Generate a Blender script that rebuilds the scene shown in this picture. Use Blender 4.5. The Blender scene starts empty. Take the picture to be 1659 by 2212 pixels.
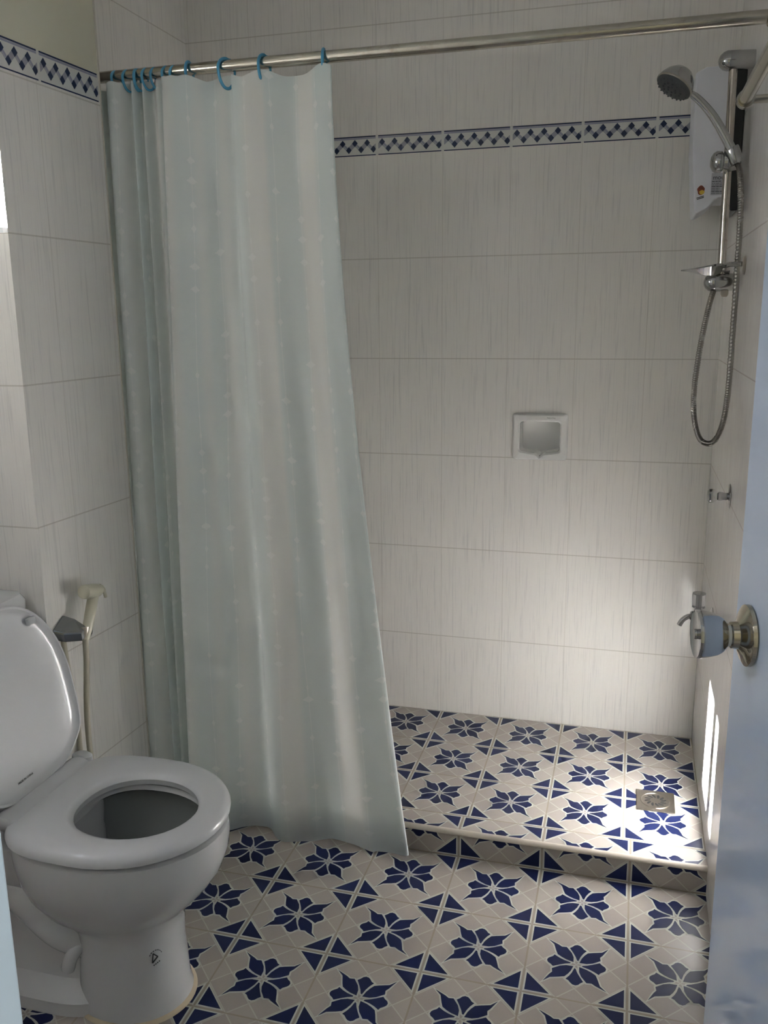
import bpy, bmesh, math, random
from mathutils import Vector, Matrix
random.seed(7)
S = bpy.context.scene
COL = S.collection

# ------------------------------------------------------------ camera
F_PX = 1910.74
cam_data = bpy.data.cameras.new('camera')
cam_data.sensor_fit = 'HORIZONTAL'
cam_data.sensor_width = 36.0
cam_data.lens = F_PX * 36.0 / 1659.0
cam_data.clip_start = 0.02
cam = bpy.data.objects.new('camera', cam_data)
COL.objects.link(cam)
YAW, PITCH, ROLL = 0.274653, -0.220805, -0.0106168
fw = Vector((-math.sin(YAW) * math.cos(PITCH), math.cos(YAW) * math.cos(PITCH), math.sin(PITCH)))
rt = Vector((math.cos(YAW), math.sin(YAW), 0))
up = rt.cross(fw)
R_ = rt * math.cos(ROLL) + up * math.sin(ROLL)
U_ = -rt * math.sin(ROLL) + up * math.cos(ROLL)
M = Matrix.Identity(4)
for i in range(3):
    M[i][0], M[i][1], M[i][2] = R_[i], U_[i], -fw[i]
M[0][3], M[1][3], M[2][3] = -0.228443, -2.704442, 1.304589
cam.matrix_world = M
S.camera = cam

# ------------------------------------------------------------ light
S.view_settings.view_transform = 'Standard'
S.view_settings.look = 'None'
S.view_settings.gamma = 1.0
S.view_settings.use_curve_mapping = False
S.view_settings.exposure = 1.02
S.cycles.use_denoising = True
S.cycles.max_bounces = 12
S.cycles.diffuse_bounces = 7
S.cycles.glossy_bounces = 6
S.cycles.sample_clamp_indirect = 20.0
WORLD_STRENGTH = 10.5
SUN_STRENGTH = 190.0
w = bpy.data.worlds.new('daylight')
S.world = w
w.use_nodes = True
bg = w.node_tree.nodes['Background']
bg.inputs[0].default_value = (0.965, 0.96, 1.0, 1)
bg.inputs[1].default_value = WORLD_STRENGTH
sun_data = bpy.data.lights.new('sun', 'SUN')
sun_data.energy = SUN_STRENGTH
sun_data.angle = math.radians(0.5)
sun_data.color = (1.0, 0.97, 0.92)
sun = bpy.data.objects.new('sun', sun_data)
COL.objects.link(sun)
SUN_DIR = Vector((0.31, 0.21, -0.235)).normalized()
sun.rotation_euler = SUN_DIR.to_track_quat('-Z', 'Y').to_euler()
sun.location = (-4, -3, 4)
def area(name, loc, rot, sx, sy, power, color):
    d = bpy.data.lights.new(name, 'AREA')
    d.shape = 'RECTANGLE'; d.size = sx; d.size_y = sy; d.energy = power; d.color = color
    o = bpy.data.objects.new(name, d); COL.objects.link(o)
    o.location = loc; o.rotation_euler = rot
    return o
# daylight entering by the added hall opening and the high side window (sky portals, no light of their own)
for nm, loc, rot, sx, sy in (('hall_portal', (1.14, -2.70, 1.45), (0, math.pi / 2, 0), 0.7, 0.6),
                             ('side_window_portal', (-1.79, -1.80, 1.565), (0, -math.pi / 2, 0), 0.34, 0.5),
                             ('corner_window_portal', (-1.53, -1.10, 1.64), (-math.pi / 2, 0, 0), 0.16, 0.34)):
    o = area(nm, loc, rot, sx, sy, 0, (1, 1, 1))
    o.data.cycles.is_portal = True

# ------------------------------------------------------------ constants
F0 = -0.07335          # main floor
ZB0, ZB1 = 1.7664, 1.8216   # printed border band
ZR, HR = 0.26579, 0.30049   # wall tile rows
SS, SM = 0.19817, 0.21337   # floor tile sizes
DX, YR = 0.03418, -0.6861   # main floor grid, riser face
CEIL = 2.45
def xl(y): return -1.38 + 0.04645 * y
YEND, YCOR = -0.8075, -1.1455

# ------------------------------------------------------------ materials
def mat(name, color=(0.8, 0.8, 0.8), rough=0.5, metal=0.0, coat=0.0, spec=0.5):
    m = bpy.data.materials.new(name); m.use_nodes = True
    b = m.node_tree.nodes['Principled BSDF']
    b.inputs['Base Color'].default_value = (*color, 1)
    b.inputs['Roughness'].default_value = rough
    b.inputs['Metallic'].default_value = metal
    b.inputs['Coat Weight'].default_value = coat
    b.inputs['Specular IOR Level'].default_value = spec
    return m
class NT:
    def __init__(self, m):
        self.t = m.node_tree; self.b = self.t.nodes['Principled BSDF']
    def n(self, typ, **kw):
        nd = self.t.nodes.new(typ)
        for k, v in kw.items(): setattr(nd, k, v)
        return nd
    def l(self, a, b): self.t.links.new(a, b)
    def m(self, op, a, b=None, c=None, clamp=False):
        nd = self.n('ShaderNodeMath', operation=op, use_clamp=clamp)
        for i, v in enumerate((a, b, c)):
            if v is None: continue
            if isinstance(v, (int, float)): nd.inputs[i].default_value = v
            else: self.l(v, nd.inputs[i])
        return nd.outputs[0]
    def mix(self, f, a, b):
        nd = self.n('ShaderNodeMix', data_type='RGBA')
        for i, v in ((0, f), (6, a), (7, b)):
            if isinstance(v, (int, float)): nd.inputs[i].default_value = v
            elif isinstance(v, tuple): nd.inputs[i].default_value = (*v, 1)
            else: self.l(v, nd.inputs[i])
        return nd.outputs[2]
    def noise(self, vec, scale, detail=2.0, rough=0.5):
        nd = self.n('ShaderNodeTexNoise')
        nd.inputs['Scale'].default_value = scale
        nd.inputs['Detail'].default_value = detail
        nd.inputs['Roughness'].default_value = rough
        self.l(vec, nd.inputs['Vector'])
        return nd.outputs[0]
    def uv(self):
        o = self.n('ShaderNodeTexCoord').outputs['UV']
        s = self.n('ShaderNodeSeparateXYZ'); self.l(o, s.inputs[0])
        return o, s.outputs[0], s.outputs[1]
    def comb(self, x, y, z=0.0):
        c = self.n('ShaderNodeCombineXYZ')
        for i, v in enumerate((x, y, z)):
            if isinstance(v, (int, float)): c.inputs[i].default_value = v
            else: self.l(v, c.inputs[i])
        return c.outputs[0]
    def bump(self, h, strength, dist):
        b = self.n('ShaderNodeBump'); b.inputs['Strength'].default_value = strength
        b.inputs['Distance'].default_value = dist
        self.l(h, b.inputs['Height']); self.l(b.outputs[0], self.b.inputs['Normal'])

def wall_tile_material():
    m = mat('streaked_wall_tile', (0.62, 0.59, 0.55), 0.14)
    t = NT(m); _, u, v = t.uv()
    # glaze streaks: thin broken vertical lines
    streak = t.noise(t.comb(t.m('MULTIPLY', u, 26.0), t.m('MULTIPLY', v, 1.1)), 1.0, 3.0, 0.65)
    fine = t.noise(t.comb(t.m('MULTIPLY', u, 60.0), t.m('MULTIPLY', v, 2.4), 3.7), 1.0, 2.0, 0.5)
    s1 = t.m('MULTIPLY', t.m('SUBTRACT', streak, 0.56), 9.0, clamp=True)
    s2 = t.m('MULTIPLY', t.m('SUBTRACT', fine, 0.58), 8.0, clamp=True)
    s3 = t.m('MULTIPLY', t.m('SUBTRACT', 0.42, fine), 5.0, clamp=True)
    base = t.mix(t.m('MULTIPLY', s1, 0.42), (0.76, 0.732, 0.695), (0.55, 0.53, 0.51))
    base = t.mix(t.m('MULTIPLY', s2, 0.40), base, (0.53, 0.52, 0.51))
    base = t.mix(t.m('MULTIPLY', s3, 0.30), base, (0.84, 0.81, 0.77))
    # grout
    fu = t.m('FRACT', u); fv = t.m('FRACT', v)
    du = t.m('MINIMUM', fu, t.m('SUBTRACT', 1.0, fu))
    dv = t.m('MULTIPLY', t.m('MINIMUM', fv, t.m('SUBTRACT', 1.0, fv)), 1.5)
    g = t.m('LESS_THAN', dv, 0.008)
    gu = t.m('LESS_THAN', du, 0.006)
    gg = t.m('MAXIMUM', g, t.m('MULTIPLY', gu, 0.55))
    base = t.mix(t.m('MULTIPLY', gg, 0.6), base, (0.46, 0.42, 0.37))
    t.l(base, t.b.inputs['Base Color'])
    h = t.m('SUBTRACT', t.m('MULTIPLY', s1, -0.3), t.m('MULTIPLY', gg, 2.0))
    wob = t.noise(t.comb(t.m('MULTIPLY', u, 2.2), t.m('MULTIPLY', v, 3.0)), 1.0, 1.0)
    h = t.m('ADD', h, t.m('MULTIPLY', wob, 3.0))
    t.bump(h, 0.35, 0.0005)
    return m

def floor_base_material():
    m = mat('mosaic_floor_tile', (0.5, 0.47, 0.42), 0.27, spec=0.35)
    t = NT(m); uvo, u, v = t.uv()
    fu = t.m('FRACT', u); fv = t.m('FRACT', v)
    d = t.m('MINIMUM', t.m('MINIMUM', fu, t.m('SUBTRACT', 1.0, fu)), t.m('MINIMUM', fv, t.m('SUBTRACT', 1.0, fv)))
    a = t.m('FRACT', t.m('MULTIPLY', t.m('ADD', fu, fv), 3.0))
    b = t.m('FRACT', t.m('MULTIPLY', t.m('ADD', t.m('SUBTRACT', fu, fv), 2.0), 3.0))
    da = t.m('MINIMUM', a, t.m('SUBTRACT', 1.0, a)); db = t.m('MINIMUM', b, t.m('SUBTRACT', 1.0, b))
    ln = t.m('LESS_THAN', t.m('MINIMUM', da, db), 0.028)
    ca = t.m('FLOOR', t.m('MULTIPLY', t.m('ADD', fu, fv), 3.0))
    cb = t.m('FLOOR', t.m('MULTIPLY', t.m('ADD', t.m('SUBTRACT', fu, fv), 2.0), 3.0))
    wn = t.n('ShaderNodeTexWhiteNoise', noise_dimensions='3D')
    t.l(t.comb(ca, cb, t.m('ADD', t.m('FLOOR', u), t.m('MULTIPLY', t.m('FLOOR', v), 7.0))), wn.inputs[0])
    spk = t.noise(uvo, 45.0, 3.0, 0.7)
    base = t.mix(wn.outputs[0], (0.335, 0.295, 0.27), (0.385, 0.345, 0.31))
    base = t.mix(t.m('MULTIPLY', spk, 0.35), base, (0.44, 0.395, 0.36))
    base = t.mix(t.m('MULTIPLY', ln, 0.5), base, (0.55, 0.53, 0.47))
    g = t.m('LESS_THAN', d, 0.009)
    base = t.mix(t.m('MULTIPLY', g, 0.75), base, (0.30, 0.26, 0.20))
    t.l(base, t.b.inputs['Base Color'])
    t.bump(t.m('SUBTRACT', t.m('MULTIPLY', ln, 0.3), t.m('MULTIPLY', g, 1.5)), 0.4, 0.0006)
    return m

def curtain_material():
    m = mat('mint_polyester_cloth', (0.72, 0.78, 0.76), 0.75)
    t = NT(m); uvo, u, v = t.uv()       # u, v in metres on the cloth
    # broad woven bands, greenish and off-white
    band = t.n('ShaderNodeTexNoise', noise_dimensions='1D')
    band.inputs['Scale'].default_value = 11.0; band.inputs['Detail'].default_value = 0.5
    t.l(u, band.inputs['W'])
    bf = t.m('MULTIPLY', t.m('SUBTRACT', band.outputs[0], 0.46), 5.0, clamp=True)
    col = t.mix(bf, (0.735, 0.785, 0.770), (0.82, 0.82, 0.79))
    # leaf garlands on fine stalks
    P = 0.083
    un = t.m('DIVIDE', u, P)
    cell = t.m('FLOOR', un)
    cu = t.m('MULTIPLY', t.m('SUBTRACT', t.m('FRACT', un), 0.5), P)
    vo = t.m('ADD', v, t.m('MULTIPLY', cell, 0.37))
    sway = t.m('MULTIPLY', t.m('SINE', t.m('MULTIPLY', vo, 9.0)), 0.004)
    cu = t.m('SUBTRACT', cu, sway)
    au = t.m('ABSOLUTE', cu)
    stalk = t.m('LESS_THAN', au, 0.0011)
    lv = t.m('DIVIDE', vo, 0.047)
    rn = t.n('ShaderNodeTexWhiteNoise', noise_dimensions='2D')
    t.l(t.comb(t.m('FLOOR', lv), cell), rn.inputs[0])
    fvv = t.m('SUBTRACT', t.m('FRACT', lv), 0.5)
    wid = t.m('MULTIPLY', t.m('SUBTRACT', rn.outputs[0], 0.30), 0.026)
    ed = t.m('SUBTRACT', t.m('SUBTRACT', 1.0, t.m('MULTIPLY', t.m('ABSOLUTE', t.m('ADD', fvv, t.m('MULTIPLY', t.m('SUBTRACT', rn.outputs[0], 0.6), 0.6))), 5.0)), t.m('DIVIDE', au, t.m('MAXIMUM', wid, 0.0004)))
    ragged = t.m('MULTIPLY', t.m('SUBTRACT', t.noise(t.comb(u, v), 260.0, 1.0), 0.5), 0.9)
    leaf = t.m('GREATER_THAN', t.m('ADD', ed, ragged), 0.05)
    gar = t.m('MAXIMUM', t.m('MULTIPLY', stalk, 0.7), leaf)
    col = t.mix(t.m('MULTIPLY', gar, 0.55), col, (0.92, 0.92, 0.90))
    wv = t.noise(t.comb(t.m('MULTIPLY', u, 900.0), t.m('MULTIPLY', v, 60.0)), 1.0, 2.0)
    col = t.mix(t.m('MULTIPLY', wv, 0.12), col, (0.72, 0.76, 0.74))
    hem_dark = t.m('MULTIPLY', t.m('SUBTRACT', t.m('ADD', v, t.m('MULTIPLY', t.noise(t.comb(t.m('MULTIPLY', u, 9.0), 0.0), 1.0, 2.0), 0.10)), 1.815), 12.0, clamp=True)  # cloth turns darker towards the bottom edge
    col = t.mix(t.m('MULTIPLY', hem_dark, 0.62), col, (0.40, 0.42, 0.45))
    t.l(col, t.b.inputs['Base Color'])
    tr = t.n('ShaderNodeBsdfTranslucent'); t.l(col, tr.inputs[0])
    mx = t.n('ShaderNodeMixShader'); mx.inputs[0].default_value = 0.38
    t.l(t.b.outputs[0], mx.inputs[1]); t.l(tr.outputs[0], mx.inputs[2])
    out = t.t.nodes['Material Output']; t.l(mx.outputs[0], out.inputs['Surface'])
    t.b.inputs['Specular IOR Level'].default_value = 0.15
    wr = t.noise(t.comb(t.m('MULTIPLY', u, 16.0), t.m('MULTIPLY', v, 5.0)), 1.0, 3.0)
    t.bump(wr, 0.25, 0.006)
    return m

def plaster_material(name, color):
    m = mat(name, color, 0.8)
    t = NT(m); o = t.n('ShaderNodeTexCoord').outputs['Object']
    t.bump(t.noise(o, 60.0, 4.0), 0.25, 0.001)
    return m

def chrome_material(name, color=(0.44, 0.44, 0.44), rough=0.08, spots=0.0):
    m = mat(name, color, rough, 1.0)
    t = NT(m); o = t.n('ShaderNodeTexCoord').outputs['Object']
    nn = t.noise(o, 40.0, 4.0)
    t.l(t.m('ADD', t.m('MULTIPLY', nn, 0.12), rough - 0.05), t.b.inputs['Roughness'])
    if spots:
        k = t.m('MULTIPLY', t.m('SUBTRACT', t.noise(o, 25.0, 5.0, 0.7), 0.55), 6.0, clamp=True)
        t.l(t.mix(t.m('MULTIPLY', k, spots), color, (0.20, 0.13, 0.09)), t.b.inputs['Base Color'])
    return m

def door_material():
    m = mat('glossy_pale_blue_paint', (0.50, 0.60, 0.72), 0.22, coat=1.0)
    t = NT(m); o = t.n('ShaderNodeTexCoord').outputs['Object']
    t.b.inputs['Coat Roughness'].default_value = 0.03
    t.l(t.mix(t.noise(o, 3.0, 3.0), (0.54, 0.655, 0.83), (0.58, 0.695, 0.86)), t.b.inputs['Base Color'])
    t.bump(t.noise(o, 9.0, 3.0), 0.06, 0.004)
    return m

def porcelain(name='white_porcelain', color=(0.56, 0.56, 0.565), rough=0.08):
    m = mat(name, color, rough, coat=0.3)
    t = NT(m); o = t.n('ShaderNodeTexCoord').outputs['Object']
    t.l(t.mix(t.noise(o, 6.0, 3.0), color, tuple(c * 0.96 for c in color)), t.b.inputs['Base Color'])
    return m

M_TILE = wall_tile_material()
M_FLOOR = floor_base_material()
M_BLUE = mat('cobalt_glaze', (0.011, 0.016, 0.062), 0.3, spec=0.2)
M_CREAM = mat('pale_glaze_line', (0.47, 0.47, 0.42), 0.3, spec=0.3)
M_EDGE = plaster_material('beige_edge_trim', (0.56, 0.50, 0.43)); M_EDGE.node_tree.nodes['Principled BSDF'].inputs['Roughness'].default_value = 0.35
M_PLASTER = plaster_material('cream_plaster', (0.60, 0.58, 0.46))
M_CEIL = plaster_material('white_ceiling_paint', (0.7, 0.7, 0.68))
M_BORDER_W = mat('border_white_glaze', (0.62, 0.62, 0.60), 0.15)
M_BORDER_N = mat('border_navy_glaze', (0.022, 0.035, 0.085), 0.15)
M_BORDER_L = mat('border_lilac_glaze', (0.30, 0.31, 0.40), 0.15)
M_BORDER_G = mat('border_blue_grey_glaze', (0.30, 0.31, 0.37), 0.15)
M_CURTAIN = curtain_material()
M_CHROME = chrome_material('polished_chrome')
M_ROD = chrome_material('aged_steel_tube', (0.50, 0.47, 0.40), 0.17, 0.35)
M_TUBE = chrome_material('pitted_chrome_tube', (0.50, 0.46, 0.42), 0.16, 0.8)
M_STEEL = chrome_material('brushed_steel', (0.42, 0.38, 0.33), 0.32)
M_STEEL_D = chrome_material('dark_chrome', (0.34, 0.35, 0.35), 0.15)
M_BRASSY = chrome_material('warm_chrome', (0.55, 0.50, 0.40), 0.1)
M_RING = mat('sky_blue_plastic', (0.07, 0.30, 0.48), 0.35)
M_PORC = porcelain()
M_SEAT = porcelain('white_seat_plastic', (0.60, 0.60, 0.61), 0.30)
M_DISH = porcelain('white_ceramic_dish', (0.78, 0.77, 0.75), 0.12)
M_DOOR = door_material()
M_FRAME = mat('pale_blue_frame_paint', (0.50, 0.60, 0.64), 0.35)
M_WHITE_PL = mat('white_casing_plastic', (0.66, 0.66, 0.70), 0.35)
M_BLACK_PL = mat('black_plastic', (0.004, 0.004, 0.004), 0.4)
M_INK = mat('black_print', (0.02, 0.02, 0.02), 0.6)
M_STICKER = mat('silver_sticker', (0.42, 0.42, 0.45), 0.4)
M_FLAME = mat('red_brown_print', (0.22, 0.045, 0.02), 0.5)
M_FLAME_Y = mat('yellow_print', (0.62, 0.40, 0.05), 0.5)
M_IVORY = mat('ivory_plastic', (0.52, 0.49, 0.38), 0.35)
M_HOSE_IV = mat('ivory_rubber_hose', (0.42, 0.385, 0.30), 0.5)
M_DARK = mat('dark_recess', (0.01, 0.01, 0.01), 0.8)
M_NOZ = mat('grey_rubber_nozzle', (0.06, 0.065, 0.065), 0.5)
M_CLEAR = mat('clear_acrylic', (0.8, 0.8, 0.82), 0.05); M_CLEAR.node_tree.nodes['Principled BSDF'].inputs['Transmission Weight'].default_value = 0.8
M_WATER = mat('still_water', (0.10, 0.11, 0.10), 0.03)
M_SEAL = plaster_material('stained_floor_sealant', (0.46, 0.38, 0.27))
def glass_material():
    m = mat('window_glass', (0.95, 0.97, 1.0), 0.02)
    b = m.node_tree.nodes['Principled BSDF']
    t = NT(m)
    tr = t.n('ShaderNodeBsdfTransparent'); tr.inputs[0].default_value = (0.93, 0.96, 1, 1)
    gl = t.n('ShaderNodeBsdfGlossy'); gl.inputs['Roughness'].default_value = 0.02
    mx = t.n('ShaderNodeMixShader'); mx.inputs[0].default_value = 0.05
    t.l(tr.outputs[0], mx.inputs[1]); t.l(gl.outputs[0], mx.inputs[2])
    t.l(mx.outputs[0], t.t.nodes['Material Output'].inputs['Surface'])
    return m
M_GLASS = glass_material()
M_WFRAME = mat('white_window_frame', (0.7, 0.72, 0.74), 0.35)

# ------------------------------------------------------------ mesh helpers
def obj(name, bm, mats, parent=None, smooth=False, bevel=0.0, seg=2):
    me = bpy.data.meshes.new(name); bm.to_mesh(me); bm.free()
    if not isinstance(mats, (list, tuple)): mats = [mats]
    for mm in mats: me.materials.append(mm)
    if smooth:
        for p in me.polygons: p.use_smooth = True
    o = bpy.data.objects.new(name, me); COL.objects.link(o)
    if parent is not None: o.parent = parent
    if bevel:
        md = o.modifiers.new('bevel', 'BEVEL'); md.width = bevel; md.segments = seg; md.limit_method = 'ANGLE'; md.angle_limit = math.radians(35)
    if smooth and bevel:
        pass
    if smooth:
        try:
            me.set_sharp_from_angle(angle=math.radians(38))
        except Exception: pass
    return o
def thing(name, label, cat, loc, group=None):
    o = bpy.data.objects.new(name, None); COL.objects.link(o); o.location = loc
    o.empty_display_size = 0.05
    o['label'] = label; o['category'] = cat
    if group: o['group'] = group
    return o
def tag(o, label, cat, group=None):
    o['label'] = label; o['category'] = cat
    if group: o['group'] = group
    return o
def struct(o): o['kind'] = 'structure'; return o
def fix(root):
    """children were modelled in world space: keep them there under the moved Empty"""
    bpy.context.view_layer.update()
    inv = root.matrix_world.inverted()
    def shift(o):
        for c in o.children:
            if c.type == 'MESH' and not c.get('_done'):
                c.data.transform(inv); c['_done'] = 1
                shift(c)
    shift(root)
    def clean(o):
        for c in o.children:
            if '_done' in c: del c['_done']
            clean(c)
    clean(root)
def box(bm, a, b, mi=0):
    x0, y0, z0 = a; x1, y1, z1 = b
    v = [bm.verts.new(p) for p in ((x0, y0, z0), (x1, y0, z0), (x1, y1, z0), (x0, y1, z0), (x0, y0, z1), (x1, y0, z1), (x1, y1, z1), (x0, y1, z1))]
    for f in ((3, 2, 1, 0), (4, 5, 6, 7), (0, 1, 5, 4), (1, 2, 6, 5), (2, 3, 7, 6), (3, 0, 4, 7)):
        fc = bm.faces.new([v[i] for i in f]); fc.material_index = mi
    return bm
def mkbox(a, b): return box(bmesh.new(), a, b)
def frames(pts, closed=False):
    pts = [Vector(p) for p in pts]; n = len(pts); out = []
    prev = None
    for i in range(n):
        a = pts[i - 1] if (i > 0 or closed) else pts[i]
        b = pts[(i + 1) % n] if (i < n - 1 or closed) else pts[i]
        t = (b - a).normalized()
        if prev is None:
            ref = Vector((0, 0, 1)) if abs(t.z) < 0.9 else Vector((1, 0, 0))
            nn = (ref - t * ref.dot(t)).normalized()
        else:
            nn = (prev - t * prev.dot(t)).normalized()
        prev = nn
        out.append((pts[i], nn, t.cross(nn)))
    return out
def tube(bm, pts, r, seg=16, caps=True, mi=0):
    fr = frames(pts); rings = []
    for i, (p, n, b) in enumerate(fr):
        rr = r[i] if isinstance(r, (list, tuple)) else (r(i) if callable(r) else r)
        rings.append([bm.verts.new(p + (n * math.cos(k * 2 * math.pi / seg) + b * math.sin(k * 2 * math.pi / seg)) * rr) for k in range(seg)])
    for i in range(len(rings) - 1):
        for k in range(seg):
            f = bm.faces.new((rings[i][k], rings[i][(k + 1) % seg], rings[i + 1][(k + 1) % seg], rings[i + 1][k])); f.material_index = mi; f.smooth = True
    if caps:
        bm.faces.new(list(reversed(rings[0]))).material_index = mi
        bm.faces.new(rings[-1]).material_index = mi
    return bm
def lathe(bm, base, axis, prof, seg=32, mi=0):
    """prof: (distance along axis, radius)"""
    ax = Vector(axis).normalized(); base = Vector(base)
    ref = Vector((0, 0, 1)) if abs(ax.z) < 0.9 else Vector((1, 0, 0))
    n = (ref - ax * ref.dot(ax)).normalized(); b = ax.cross(n)
    rings = []
    for d, r in prof:
        if r < 1e-6: rings.append([bm.verts.new(base + ax * d)])
        else: rings.append([bm.verts.new(base + ax * d + (n * math.cos(k * 2 * math.pi / seg) + b * math.sin(k * 2 * math.pi / seg)) * r) for k in range(seg)])
    for i in range(len(rings) - 1):
        A, B = rings[i], rings[i + 1]
        for k in range(seg):
            k2 = (k + 1) % seg
            if len(A) == 1 and len(B) == 1: continue
            if len(A) == 1: f = bm.faces.new((A[0], B[k2], B[k]))
            elif len(B) == 1: f = bm.faces.new((A[k], A[k2], B[0]))
            else: f = bm.faces.new((A[k], A[k2], B[k2], B[k]))
            f.material_index = mi; f.smooth = True
    if len(rings[0]) > 1: bm.faces.new(list(reversed(rings[0])))
    if len(rings[-1]) > 1: bm.faces.new(rings[-1])
    bmesh.ops.recalc_face_normals(bm, faces=bm.faces)
    return bm
def loft(bm, rings, cap0=True, cap1=True, mi=0):
    vr = [[bm.verts.new(p) for p in r] for r in rings]; n = len(vr[0])
    for i in range(len(vr) - 1):
        for k in range(n):
            f = bm.faces.new((vr[i][k], vr[i][(k + 1) % n], vr[i + 1][(k + 1) % n], vr[i + 1][k])); f.smooth = True; f.material_index = mi
    if cap0: bm.faces.new(list(reversed(vr[0])))
    if cap1: bm.faces.new(vr[-1])
    return bm
def prism(bm, pts, d, mi=0):
    """planar polygon pts (3D) pushed along vector d"""
    a = [bm.verts.new(p) for p in pts]; d = Vector(d)
    b = [bm.verts.new(Vector(p) + d) for p in pts]
    n = len(a)
    for i in range(n):
        bm.faces.new((a[i], a[(i + 1) % n], b[(i + 1) % n], b[i])).material_index = mi
    bm.faces.new(list(reversed(a))).material_index = mi; bm.faces.new(b).material_index = mi
    bmesh.ops.recalc_face_normals(bm, faces=bm.faces)
    return bm
def catmull(P, n=8):
    P = [Vector(p) for p in P]; out = []
    for i in range(len(P) - 1):
        p0 = P[max(i - 1, 0)]; p1 = P[i]; p2 = P[i + 1]; p3 = P[min(i + 2, len(P) - 1)]
        for k in range(n):
            t = k / n
            out.append(0.5 * ((2 * p1) + (p2 - p0) * t + (2 * p0 - 5 * p1 + 4 * p2 - p3) * t * t + (3 * p1 - p0 - 3 * p2 + p3) * t ** 3))
    out.append(P[-1]); return out
def text_mesh(body, size, origin, xdir, ydir, thick=0.0004):
    cu = bpy.data.curves.new('txt', 'FONT'); cu.body = body; cu.size = size; cu.extrude = thick / 2
    o = bpy.data.objects.new('txt', cu); COL.objects.link(o)
    dg = bpy.context.evaluated_depsgraph_get()
    me = bpy.data.meshes.new_from_object(o.evaluated_get(dg))
    bpy.data.objects.remove(o); bpy.data.curves.remove(cu)
    bm = bmesh.new(); bm.from_mesh(me); bpy.data.meshes.remove(me)
    X = Vector(xdir).normalized(); Y = Vector(ydir).normalized(); Z = X.cross(Y)
    mt = Matrix.Identity(4)
    for i in range(3): mt[i][0], mt[i][1], mt[i][2], mt[i][3] = X[i], Y[i], Z[i], origin[i]
    bm.transform(mt); return bm

# ------------------------------------------------------------ walls
def vrow(z, above):
    return (z - ZB1) / HR if above else (z - ZR) / HR
def wall(name, foot, z0, z1, mats=None, plaster_edges=()):
    """vertical slab: footprint polygon (counter-clockwise) raised from z0 to z1, faces mapped in tile units"""
    mats = mats or [M_TILE, M_PLASTER]
    bm = bmesh.new(); uvl = bm.loops.layers.uv.new('UVMap')
    zs = [z0] + [z for z in (ZB0, ZB1) if z0 < z < z1] + [z1]
    n = len(foot)
    for i in range(n):
        a = foot[i]; b = foot[(i + 1) % n]
        dxx = abs(b[0] - a[0]); dyy = abs(b[1] - a[1])
        for k in range(len(zs) - 1):
            vs = [bm.verts.new((a[0], a[1], zs[k])), bm.verts.new((b[0], b[1], zs[k])), bm.verts.new((b[0], b[1], zs[k + 1])), bm.verts.new((a[0], a[1], zs[k + 1]))]
            f = bm.faces.new(vs)
            above = zs[k] >= ZB1 - 1e-4
            if i in plaster_edges and above: f.material_index = 1
            for lp in f.loops:
                c = lp.vert.co
                u = c.x / 0.2 if dxx > dyy else (c.y + 0.02) / 0.2 + 17
                lp[uvl].uv = (u + 20, vrow(c.z, above) + 5)
    for z, rev in ((z0, True), (z1, False)):
        vs = [bm.verts.new((p[0], p[1], z)) for p in foot]
        if rev: vs.reverse()
        bm.faces.new(vs)
    bmesh.ops.remove_doubles(bm, verts=bm.verts, dist=1e-5)
    bmesh.ops.recalc_face_normals(bm, faces=bm.faces)
    return struct(obj(name, bm, mats))

# back wall with the pocket for the soap dish
DXA, DXB, DZA, DZB = -0.565, -0.425, 0.874, 0.992
bm = bmesh.new(); uvl = bm.loops.layers.uv.new('UVMap')
xs = [-1.69, DXA, DXB, 0.08]; zs = [-0.15, DZA, DZB, ZB0, ZB1, CEIL]
for i in range(3):
    for k in range(5):
        if i == 1 and k == 1: continue
        vs = [bm.verts.new((xs[i], 0, zs[k])), bm.verts.new((xs[i + 1], 0, zs[k])), bm.verts.new((xs[i + 1], 0, zs[k + 1])), bm.verts.new((xs[i], 0, zs[k + 1]))]
        f = bm.faces.new(vs)
        for lp in f.loops:
            c = lp.vert.co; lp[uvl].uv = (c.x / 0.2 + 20, vrow(c.z, zs[k] >= ZB1 - 1e-4) + 5)
for a, b in (((DXA, 0, DZA), (DXB, 0, DZA)), ((DXB, 0, DZA), (DXB, 0, DZB)), ((DXB, 0, DZB), (DXA, 0, DZB)), ((DXA, 0, DZB), (DXA, 0, DZA))):
    bm.faces.new([bm.verts.new(p) for p in (a, b, (b[0], 0.07, b[2]), (a[0], 0.07, a[2]))])
bm.faces.new([bm.verts.new(p) for p in ((DXA, 0.07, DZA), (DXB, 0.07, DZA), (DXB, 0.07, DZB), (DXA, 0.07, DZB))])
bm.faces.new([bm.verts.new(p) for p in ((0.08, 0.1, -0.15), (-1.69, 0.1, -0.15), (-1.69, 0.1, CEIL), (0.08, 0.1, CEIL))])
bm.faces.new([bm.verts.new(p) for p in ((-1.69, 0, CEIL), (0.08, 0, CEIL), (0.08, 0.1, CEIL), (-1.69, 0.1, CEIL))])
bmesh.ops.remove_doubles(bm, verts=bm.verts, dist=1e-5)
struct(obj('wall_back', bm, M_TILE))

wall('wall_right', [(0, 0), (0, -1.25), (0.06, -1.25), (0.06, -2.25), (0.14, -2.25), (0.14, 0)], -0.15, CEIL)
XS = -1.6112
A = (xl(YEND), YEND); B = (xl(YCOR), YCOR)
wall('wall_left', [A, B, (-1.471, -1.083), (-1.468, -0.86), (-1.66, -0.86), (-1.66, 0), (XS, 0), (XS, YEND)], -0.15, CEIL, plaster_edges=(0,))
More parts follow.
